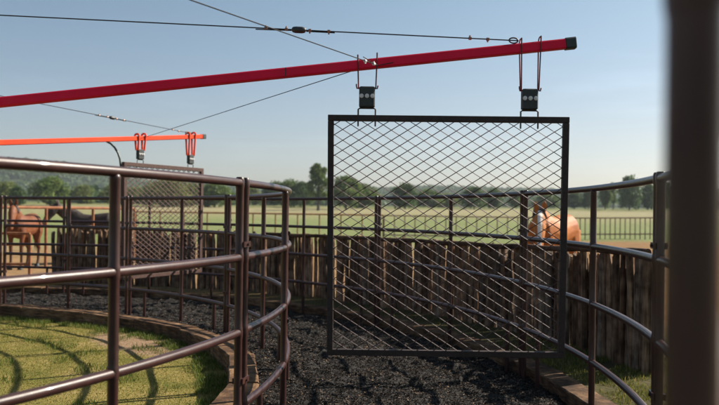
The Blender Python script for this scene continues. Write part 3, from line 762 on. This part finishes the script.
def make_horse(loc, heading, sc, label, coat, hair, turn=0., headlow=0., blaze=False, legs=None):
    e = empty('horse', loc, label, 'horse')
    e.rotation_euler.z = heading; e.scale = (sc, sc, sc)
    mb = MB(); T = math.radians(turn)
    def N(x, y, z, f=1.):                                  # turn the neck and head about the withers
        dx = x-.42; a = T*f; return (.42 + dx*math.cos(a) - y*math.sin(a), dx*math.sin(a) + y*math.cos(a), z - headlow*f*max(0, dx))
    loft(mb, [((-.86, 0, 1.17), .07, .10), ((-.80, 0, 1.19), .17, .21), ((-.62, 0, 1.20), .27, .30), ((-.40, 0, 1.18), .275, .30), ((-.12, 0, 1.13), .285, .30),
              ((.15, 0, 1.12), .285, .33), ((.35, 0, 1.16), .25, .34), ((.50, 0, 1.18), .22, .28), ((.62, 0, 1.18), .13, .18)], 18)
    loft(mb, [(N(.28, 0, 1.26, .2), .17, .24), (N(.45, 0, 1.36, .5), .15, .25), (N(.62, 0, 1.50, .75), .115, .205), (N(.80, 0, 1.65, .95), .095, .165), (N(.94, 0, 1.76, 1), .085, .13)])
    hd = [(.90, 1.80, .075, .085), (.98, 1.745, .098, .135), (1.06, 1.66, .100, .140), (1.15, 1.55, .078, .105), (1.23, 1.44, .060, .078), (1.28, 1.37, .062, .070), (1.31, 1.335, .040, .045)]
    loft(mb, [(N(x, 0, z), w, h) for x, z, w, h in hd])
    for s in (-1, 1):
        loft(mb, [((.40, s*.15, 1.18), .09, .17), ((.42, s*.165, .98), .085, .125), ((.42, s*.15, .80), .062, .08), ((.43, s*.14, .56), .048, .055), ((.43, s*.14, .48), .048, .054),
                  ((.42, s*.14, .36), .034, .04), ((.42, s*.14, .20), .036, .042), ((.46, s*.14, .09), .038, .045), ((.48, s*.14, .0), .058, .066)], 10)
        loft(mb, [((-.60, s*.14, 1.20), .13, .25), ((-.58, s*.16, .98), .13, .20), ((-.54, s*.16, .80), .09, .135), ((-.64, s*.15, .62), .058, .085), ((-.72, s*.145, .52), .048, .062),
                  ((-.70, s*.145, .40), .036, .046), ((-.68, s*.145, .20), .038, .045), ((-.64, s*.145, .09), .040, .048), ((-.62, s*.145, .0), .058, .066)], 10)
    body = mb.build('body', coat, e)
    rm = body.modifiers.new('skin', 'REMESH'); rm.mode = 'VOXEL'; rm.voxel_size = .017; rm.use_smooth_shade = True
    sm = body.modifiers.new('soften', 'SMOOTH'); sm.factor = .5; sm.iterations = 3
    for s in (-1, 1):
        er = MB(); loft(er, [(N(.90, s*.050, 1.82), .040, .030), (N(.90, s*.066, 1.89), .050, .028), (N(.91, s*.074, 1.96), .042, .022), (N(.92, s*.074, 2.0), .020, .012), (N(.925, s*.070, 2.02), .005, .005)], 10)
        er.build('ear', coat, e)
    mn = MB(); rs = random.Random(5)
    for i in range(26):
        f = i/25; x, z = .40 + .52*f, 1.56 + .30*f
        for k in range(3):
            p0 = Vector(N(x + rs.uniform(-.01, .01), 0, z-.01, .4+.6*f)); s = rs.choice((-1, 1, 1))
            p1 = p0 + Vector((rs.uniform(-.02, .02), s*.07, .02)); p2 = p0 + Vector((rs.uniform(-.06, .02), s*.115, rs.uniform(-.20, -.10)))
            mn.tube([p0, p1, p2], [.018, .016, .004], 5)
    for k in range(6):
        p0 = Vector(N(.91, rs.uniform(-.02, .02), 1.87)); mn.tube([p0, Vector(N(.97, rs.uniform(-.03, .03), 1.85)), Vector(N(1.03, rs.uniform(-.04, .04), 1.74))], [.016, .014, .004], 5)
    mn.build('mane', hair, e)
    tl = MB()
    for k in range(22):
        a, b_ = rs.uniform(-.04, .04), rs.uniform(-.07, .07)
        tl.tube([(-.84, a*.4, 1.28), (-.93, a, 1.20), (-.96+rs.uniform(-.03, .03), b_, .85), (-.93+rs.uniform(-.05, .04), b_*1.2, rs.uniform(.42, .58))], [.03, .03, .022, .004], 5)
    tl.build('tail', hair, e)
    for s in (-1, 1):
        ey = MB(); ey.ell(N(1.035, s*.092, 1.70), .024, .016, .022); ey.build('eye', M['insul'], e)
    for s in (-1, 1):
        for x in (.485, -.615):
            hf = MB(); hf.tube([(x+.012, s*.143, -.004), (x, s*.143, .05), (x-.006, s*.143, .075)], [.075, .064, .055], 12); hf.build('hoof', M['rubber'], e)
    return e
M['hair_dark'] = simple('dark_horse_hair', [(.3, (.018, .012, .010)), (.7, (.035, .022, .016))], 30, .5)
M['hair_flax'] = simple('flaxen_horse_hair', [(.3, (.28, .13, .06)), (.7, (.52, .34, .22))], 30, .5)
def horse_at(u, t): return ground_pt(u, t)
th = math.radians(58)
coat_bay = horse_coat('chestnut_coat', [(.3, (.105, .032, .011)), (.6, (.17, .055, .019)), (.8, (.27, .10, .038))], (.05, .02, .01))
make_horse(horse_at(23, 17.6), math.atan2(-1, .02), .85, 'chestnut brown horse standing in the pen at the left edge with ears up', coat_bay, M['hair_dark'], turn=14, headlow=.30, legs=None)
coat_dark = horse_coat('dark_bay_coat', [(.35, (.030, .022, .019)), (.55, (.055, .042, .036)), (.7, (.20, .17, .15))], (.02, .015, .012))
make_horse(horse_at(88, 19.6), math.radians(183), .87, 'dark brown horse standing side on behind the stake fence at left', coat_dark, M['hair_dark'], turn=35, headlow=.25)
h3 = math.atan2(-.77, -.64)
lat = Vector((0, 1, 0)); T3 = math.radians(25)
poll = (.42 + .55*math.cos(T3), .55*math.sin(T3), 1.7)
coat_pale = horse_coat('golden_chestnut_coat', [(.3, (.30, .085, .014)), (.55, (.42, .135, .022)), (.8, (.54, .24, .07))], (.2, .07, .02), (poll, tuple(Vector((-math.sin(T3), math.cos(T3), 0)))))
make_horse(horse_at(551, 12.9), h3, .93, 'golden chestnut horse with white blaze behind the stakes at right', coat_pale, M['hair_dark'], turn=25, headlow=.62)

# ------------------------------------------------------------------ trees
M['leaf'] = [toned('leaf_mid_green', [(0, (.05, .09, .018)), (.5, (.105, .16, .036)), (1, (.18, .22, .06))], .6, .2, .4),
             toned('leaf_dark_green', [(0, (.028, .058, .018)), (.5, (.064, .112, .033)), (1, (.115, .165, .052))], .6, .2, .35),
             toned('leaf_yellow_green', [(0, (.075, .105, .022)), (.5, (.13, .165, .040)), (1, (.20, .22, .068))], .6, .2, .4)]
M['bark'] = simple('tree_bark', [(.3, (.05, .038, .028)), (.7, (.11, .088, .066))], 3, .9)
def crown_mesh(name, mat, H, Wd, base, n_cl, seed, leaf=.42, per=70, tall=False):
    g = np.random.default_rng(seed); vs = []; tn = []
    cl = []
    for i in range(n_cl):
        f = g.random(); z = base + (H-base)*(.08 + .84*f); env = math.sin(PI*min(1, (.18 + .80*f)))**.6 * Wd/2
        a = g.uniform(0, 2*PI); q = math.sqrt(g.random())*env*.86
        cl.append((q*math.cos(a), q*math.sin(a), z, g.uniform(.13, .25)*Wd*(.8 if tall else 1)))
    for (cx, cy, cz, cr) in cl:
        k = per; d = g.normal(size=(k, 3)); d /= np.linalg.norm(d, axis=1)[:, None]
        p = np.array([cx, cy, cz]) + d*(cr*g.uniform(.45, 1.08, k)[:, None])*np.array([1, 1, .8])
        s = leaf*g.uniform(.6, 1.3, k); t1 = g.normal(size=(k, 3)); t1 /= np.linalg.norm(t1, axis=1)[:, None]
        nn = d + .8*g.normal(size=(k, 3)); t2 = np.cross(nn, t1); t2 /= np.linalg.norm(t2, axis=1)[:, None]
        U = t1*s[:, None]/2; V = t2*s[:, None]/2*.75
        vs.append(np.stack([p-U, p-V*.9+U*.1, p+U, p+V], 1)); tn.append(np.clip(g.normal(.5, .13)+g.normal(0, .16, k), 0, 1))
    v = np.concatenate(vs).reshape(-1, 3); n = len(v)//4; b = np.arange(n)*4
    return v, np.stack([b, b+1, b+2, b+3], -1), np.concatenate(tn), cl
PROTO = {}
def tree_proto(key, mat, H, Wd, base, n_cl, seed, leaf, tall=False):
    v, f, t, cl = crown_mesh(key, mat, H, Wd, base, n_cl, seed, leaf, tall=tall)
    PROTO[key] = (v, f, t, cl, mat, H, Wd, base)
tree_proto('bush_a', M['leaf'][0], 1, 1.25, .02, 40, 1, .10); tree_proto('bush_b', M['leaf'][2], 1, 1.35, .02, 40, 2, .10)
tree_proto('dark_a', M['leaf'][1], 1, 1.0, .12, 42, 3, .09); tree_proto('round_a', M['leaf'][0], 1, .95, .16, 42, 4, .09)
tree_proto('tall_a', M['leaf'][0], 1, .60, .24, 34, 5, .062, True); tree_proto('dark_b', M['leaf'][1], 1, 1.2, .10, 46, 6, .085)
tree_proto('pale_a', M['leaf'][2], 1, 1.05, .14, 40, 8, .09)
MESHC = {}
def tree(u, v_top, v_bot, t, key, label, group=None, wmul=1., yaw=0):
    p = W(u, v_bot, t); gz = float(ground_z(p.x, p.y)); top = W(u, v_top, t).z; H = top - gz
    e = empty('broadleaf_tree' if key[:4] != 'bush' else 'bushy_tree', (p.x, p.y, gz), label, 'tree', group)
    v, f, tn, cl, mat, _, Wd, base = PROTO[key]
    if key not in MESHC:
        c = np_mesh('crown', v, f, mat, e, attr=tn)
        mb = MB(); mb.tube([(0, 0, -.03), (.006, .004, base*.6+.05), (-.008, .006, base+.25), (.006, -.01, .72)], [.035, .026, .02, .008], 8)
        rs = random.Random(len(key))
        for cx, cy, cz, cr in cl[:9]: mb.tube([(0, 0, base*.8 + .06+.2*rs.random()), (cx*.5, cy*.5, cz*.75), (cx, cy, cz)], [.014, .009, .003], 6)
        tr = mb.build('trunk', M['bark'], e); MESHC[key] = (c.data, tr.data)
    else:
        for nm, me in zip(('crown', 'trunk'), MESHC[key]):
            o = bpy.data.objects.new(nm, me); COL.objects.link(o); o.parent = e
    e.scale = (H*wmul, H*wmul, H); e.rotation_euler.z = yaw or random.uniform(0, 6.28)
    return e
GL = 'trees of the low line beyond the pasture'
L = [
 (5, 183, 207, 150, 'bush_b', 'pale green bush above the head of the chestnut horse at left edge', 1.2),
 (17, 187, 208, 130, 'dark_a', 'small dark tree just right of the chestnut horse head', .9),
 (50, 178, 209, 140, 'bush_a', 'broad round green tree between the two horses at left', 1.2),
 (82, 186, 208, 170, 'bush_b', 'pale green bushy tree above the paired posts at left', 1.1),
 (108, 187, 208, 175, 'pale_a', 'pale green tree hidden partly by the near left post', 1.2),
 (134, 188, 208, 190, 'bush_b', 'small pale bush at the left frame of the far mesh gate', 1.2),
 (152, 185, 209, 160, 'bush_a', 'green bush seen through the left half of the far mesh gate', 1.2),
 (170, 179, 209, 150, 'bush_b', 'large round bushy tree seen through the middle of the far mesh gate', 1.3),
 (190, 184, 209, 160, 'round_a', 'green tree seen at the right frame of the far mesh gate', 1.2),
 (214, 183, 209, 155, 'bush_a', 'green bush between the far mesh gate and the paired near posts', 1.25),
 (252, 188, 207, 210, 'pale_a', 'low pale tree under the curved top rail of the inner ring', 1.4),
 (274, 183, 208, 185, 'dark_a', 'dark green tree just right of the bend of the inner ring rail', 1.1),
 (287, 181, 209, 170, 'bush_a', 'round green tree with its trunk hidden beside the tall tree', 1.0),
 (301, 183, 210, 165, 'dark_b', 'wide dark tree at the foot of the tall tree', .95),
 (318, 163, 211, 140, 'tall_a', 'tallest tree with airy crown left of the near mesh gate', 1.05),
 (346, 177, 210, 150, 'round_a', 'full green tree seen through the upper left of the near mesh gate', 1.05),
 (364, 185, 211, 165, 'bush_a', 'low bush right of the full tree behind the near mesh gate', 1.2),
 (405, 185, 211, 160, 'dark_b', 'broad dark tree behind the left half of the near mesh gate', 1.1),
 (428, 190, 211, 190, 'bush_a', 'small bush beside the broad dark tree behind the near gate', 1.3),
 (447, 194, 211, 210, 'bush_b', 'lowest pale bush behind the middle of the near mesh gate', 1.3),
 (474, 188, 211, 165, 'dark_b', 'spreading dark tree left of the mid post behind the near gate', 1.2),
 (494, 190, 212, 170, 'dark_a', 'dark tree right of the spreading one behind the near gate', 1.2),
 (516, 194, 212, 190, 'round_a', 'small tree seen just left of the golden horse ears', 1.1),
 (546, 194, 212, 210, 'bush_a', 'low hazy bush seen above the back of the golden horse', 1.5),
 (574, 193, 212, 200, 'dark_a', 'low dark tree just right of the near mesh gate frame', 1.4),
 (588, 190, 211, 180, 'dark_b', 'dark tree behind the single post right of the near mesh gate', .7),
 (605, 186, 212, 170, 'round_a', 'dark tree right of the single post by the right curve of the rail', .62),
 (613, 182, 212, 185, 'tall_a', 'dark tree whose top just clears the curved rail at right', .8),
 (629, 178, 212, 165, 'dark_b', 'biggest dark tree under the rail at right with its crown above it', .72),
 (648, 184, 212, 170, 'dark_a', 'dark tree left of the paired posts at the right edge', .62),
 (662, 183, 213, 175, 'dark_b', 'dark tree half hidden by the blurred post at the right edge', 1.0),
 (700, 183, 213, 175, 'dark_a', 'dark tree behind the blurred post at the right edge', 1.0),
 (-14, 184, 208, 160, 'bush_a', 'green bush cut by the left edge of the picture', 1.1)]
for (u, vt, vb, t, key, lb, wm) in L: tree(u, vt, vb, t, key, lb, GL, wm)
# far woodland on the ridge and beyond the fields: one mass
def woodland(n):
    az = np.radians(rng.uniform(-30, 27, n)); d = np.where(rng.random(n) < .78, rng.uniform(480, 930, n), rng.uniform(230, 480, n))
    x, y = CX + np.sin(az)*d, CY + np.cos(az)*d
    keep = (d > 470) | ((wob(x, y, 90, 33) > .15) & (az < 0)); x, y, d = x[keep], y[keep], d[keep]; n = len(x)
    z = ground_z(x, y); R = rng.uniform(2.6, 5.5, n)
    # irregular clumps of leaf-mass faces
    k = 26; dd = rng.normal(size=(n, k, 3)); dd /= np.linalg.norm(dd, axis=2)[..., None]; dd[..., 2] = np.abs(dd[..., 2])*.9
    c = np.stack([x, y, z], -1)[:, None, :] + dd*(R[:, None]*rng.uniform(.7, 1.1, (n, k)))[..., None]
    s = R[:, None]*rng.uniform(.35, .65, (n, k)); t1 = rng.normal(size=(n, k, 3)); t1 /= np.linalg.norm(t1, axis=2)[..., None]
    t2 = np.cross(dd + .4*rng.normal(size=(n, k, 3)), t1); t2 /= np.linalg.norm(t2, axis=2)[..., None]
    U, V = t1*s[..., None]*.6, t2*s[..., None]*.6
    v = np.stack([c-U, c-V, c+U, c+V], 2).reshape(-1, 3); m = n*k; b = np.arange(m)*4
    tn = np.clip(np.repeat(rng.normal(.45, .12, n), k) + rng.normal(0, .05, m), 0, 1)
    o = np_mesh('woodland', v, np.stack([b, b+1, b+2, b+3], -1), M['leaf'][1], attr=tn)
    tag(o, 'hazy dark green woodland covering the far ridge', 'woodland', None, 'stuff')
woodland(7000)

# ------------------------------------------------------------------ haze, sky, sun
SUN_EL, SUN_AZ = math.radians(36.3), math.radians(27.5)     # azimuth from +x towards +y
def haze():
    mb = MB(); mb.box((CX, 480, 34.5), 1500, 1060, 78); m, nt, b = new_mat('pale_air')
    out = nt.nodes['Material Output']; nt.nodes.remove(b)
    pv = nd(nt, 'ShaderNodeVolumePrincipled'); pv.inputs['Color'].default_value = (.82, .90, 1, 1); pv.inputs['Density'].default_value = .00022; pv.inputs['Anisotropy'].default_value = .2
    nt.links.new(pv.outputs[0], out.inputs['Volume'])
    o = mb.build('haze', m, None, False); tag(o, 'thin pale summer haze over the fields', 'haze', None, 'stuff')
haze()
w = bpy.data.worlds.new('World'); scene.world = w; w.use_nodes = True
nt = w.node_tree; bg = nt.nodes['Background']
sky = nt.nodes.new('ShaderNodeTexSky'); sky.sky_type = 'NISHITA'; sky.sun_disc = False
sky.sun_elevation = SUN_EL; sky.sun_rotation = math.radians(90) - SUN_AZ
sky.altitude = 150; sky.air_density = 1.0; sky.dust_density = 1.4; sky.ozone_density = .8
hs = nd(nt, 'ShaderNodeHueSaturation'); hs.inputs['Saturation'].default_value = .86; nt.links.new(sky.outputs[0], hs.inputs['Color'])
tint = nd(nt, 'ShaderNodeMix', data_type='RGBA', blend_type='MULTIPLY'); tint.inputs[0].default_value = 1; tint.inputs[7].default_value = (.90, 1., 1.0, 1)
wtc = nt.nodes.new('ShaderNodeTexCoord'); wsp = nd(nt, 'ShaderNodeSeparateXYZ'); nt.links.new(wtc.outputs['Generated'], wsp.inputs[0])
nt.links.new(ramp(nt, wsp.outputs[2], [(0., (.93, .925, .99)), (.10, (.92, .94, .99)), (.32, (.80, .97, .985)), (1., (.78, .96, .98))]), tint.inputs[7])
nt.links.new(hs.outputs[0], tint.inputs[6])
wn = noise(nt, 2.6, 6, .6, (1, 1, 7), 'Generated')
wr = nd(nt, 'ShaderNodeMapRange'); wr.inputs[1].default_value = .52; wr.inputs[2].default_value = .80; wr.inputs[3].default_value = 1.; wr.inputs[4].default_value = 1.16
nt.links.new(wn, wr.inputs[0])
cl = nd(nt, 'ShaderNodeVectorMath', operation='SCALE'); nt.links.new(tint.outputs[2], cl.inputs[0]); nt.links.new(wr.outputs[0], cl.inputs['Scale'])
nt.links.new(cl.outputs[0], bg.inputs[0]); bg.inputs[1].default_value = .055
sun = bpy.data.lights.new('sun', 'SUN'); sun.energy = 5.0; sun.angle = math.radians(.53); sun.color = (1, .90, .77)
so = bpy.data.objects.new('sun', sun); COL.objects.link(so)
sd = Vector((math.cos(SUN_EL)*math.cos(SUN_AZ), math.cos(SUN_EL)*math.sin(SUN_AZ), math.sin(SUN_EL)))
so.rotation_euler = sd.to_track_quat('Z', 'Y').to_euler()

# ------------------------------------------------------------------ camera
cam = bpy.data.cameras.new('camera'); co = bpy.data.objects.new('camera', cam); COL.objects.link(co)
cam.sensor_width = 36; cam.lens = F/719*36; cam.clip_start = .02; cam.clip_end = 6000
cam.shift_y = (VH-202.5)/719
co.matrix_world = Matrix.Translation((CX, CY, ZO)) @ Matrix.Rotation(PI/2, 4, 'X') @ Matrix.Rotation(ROLL, 4, 'Z')
cam.dof.use_dof = True; cam.dof.focus_distance = 5.3; cam.dof.aperture_fstop = 2.4
scene.camera = co
scene.view_settings.view_transform = 'Standard'; scene.view_settings.look = 'None'
scene.view_settings.gamma = 1; scene.view_settings.use_curve_mapping = False
scene.view_settings.exposure = 1.0
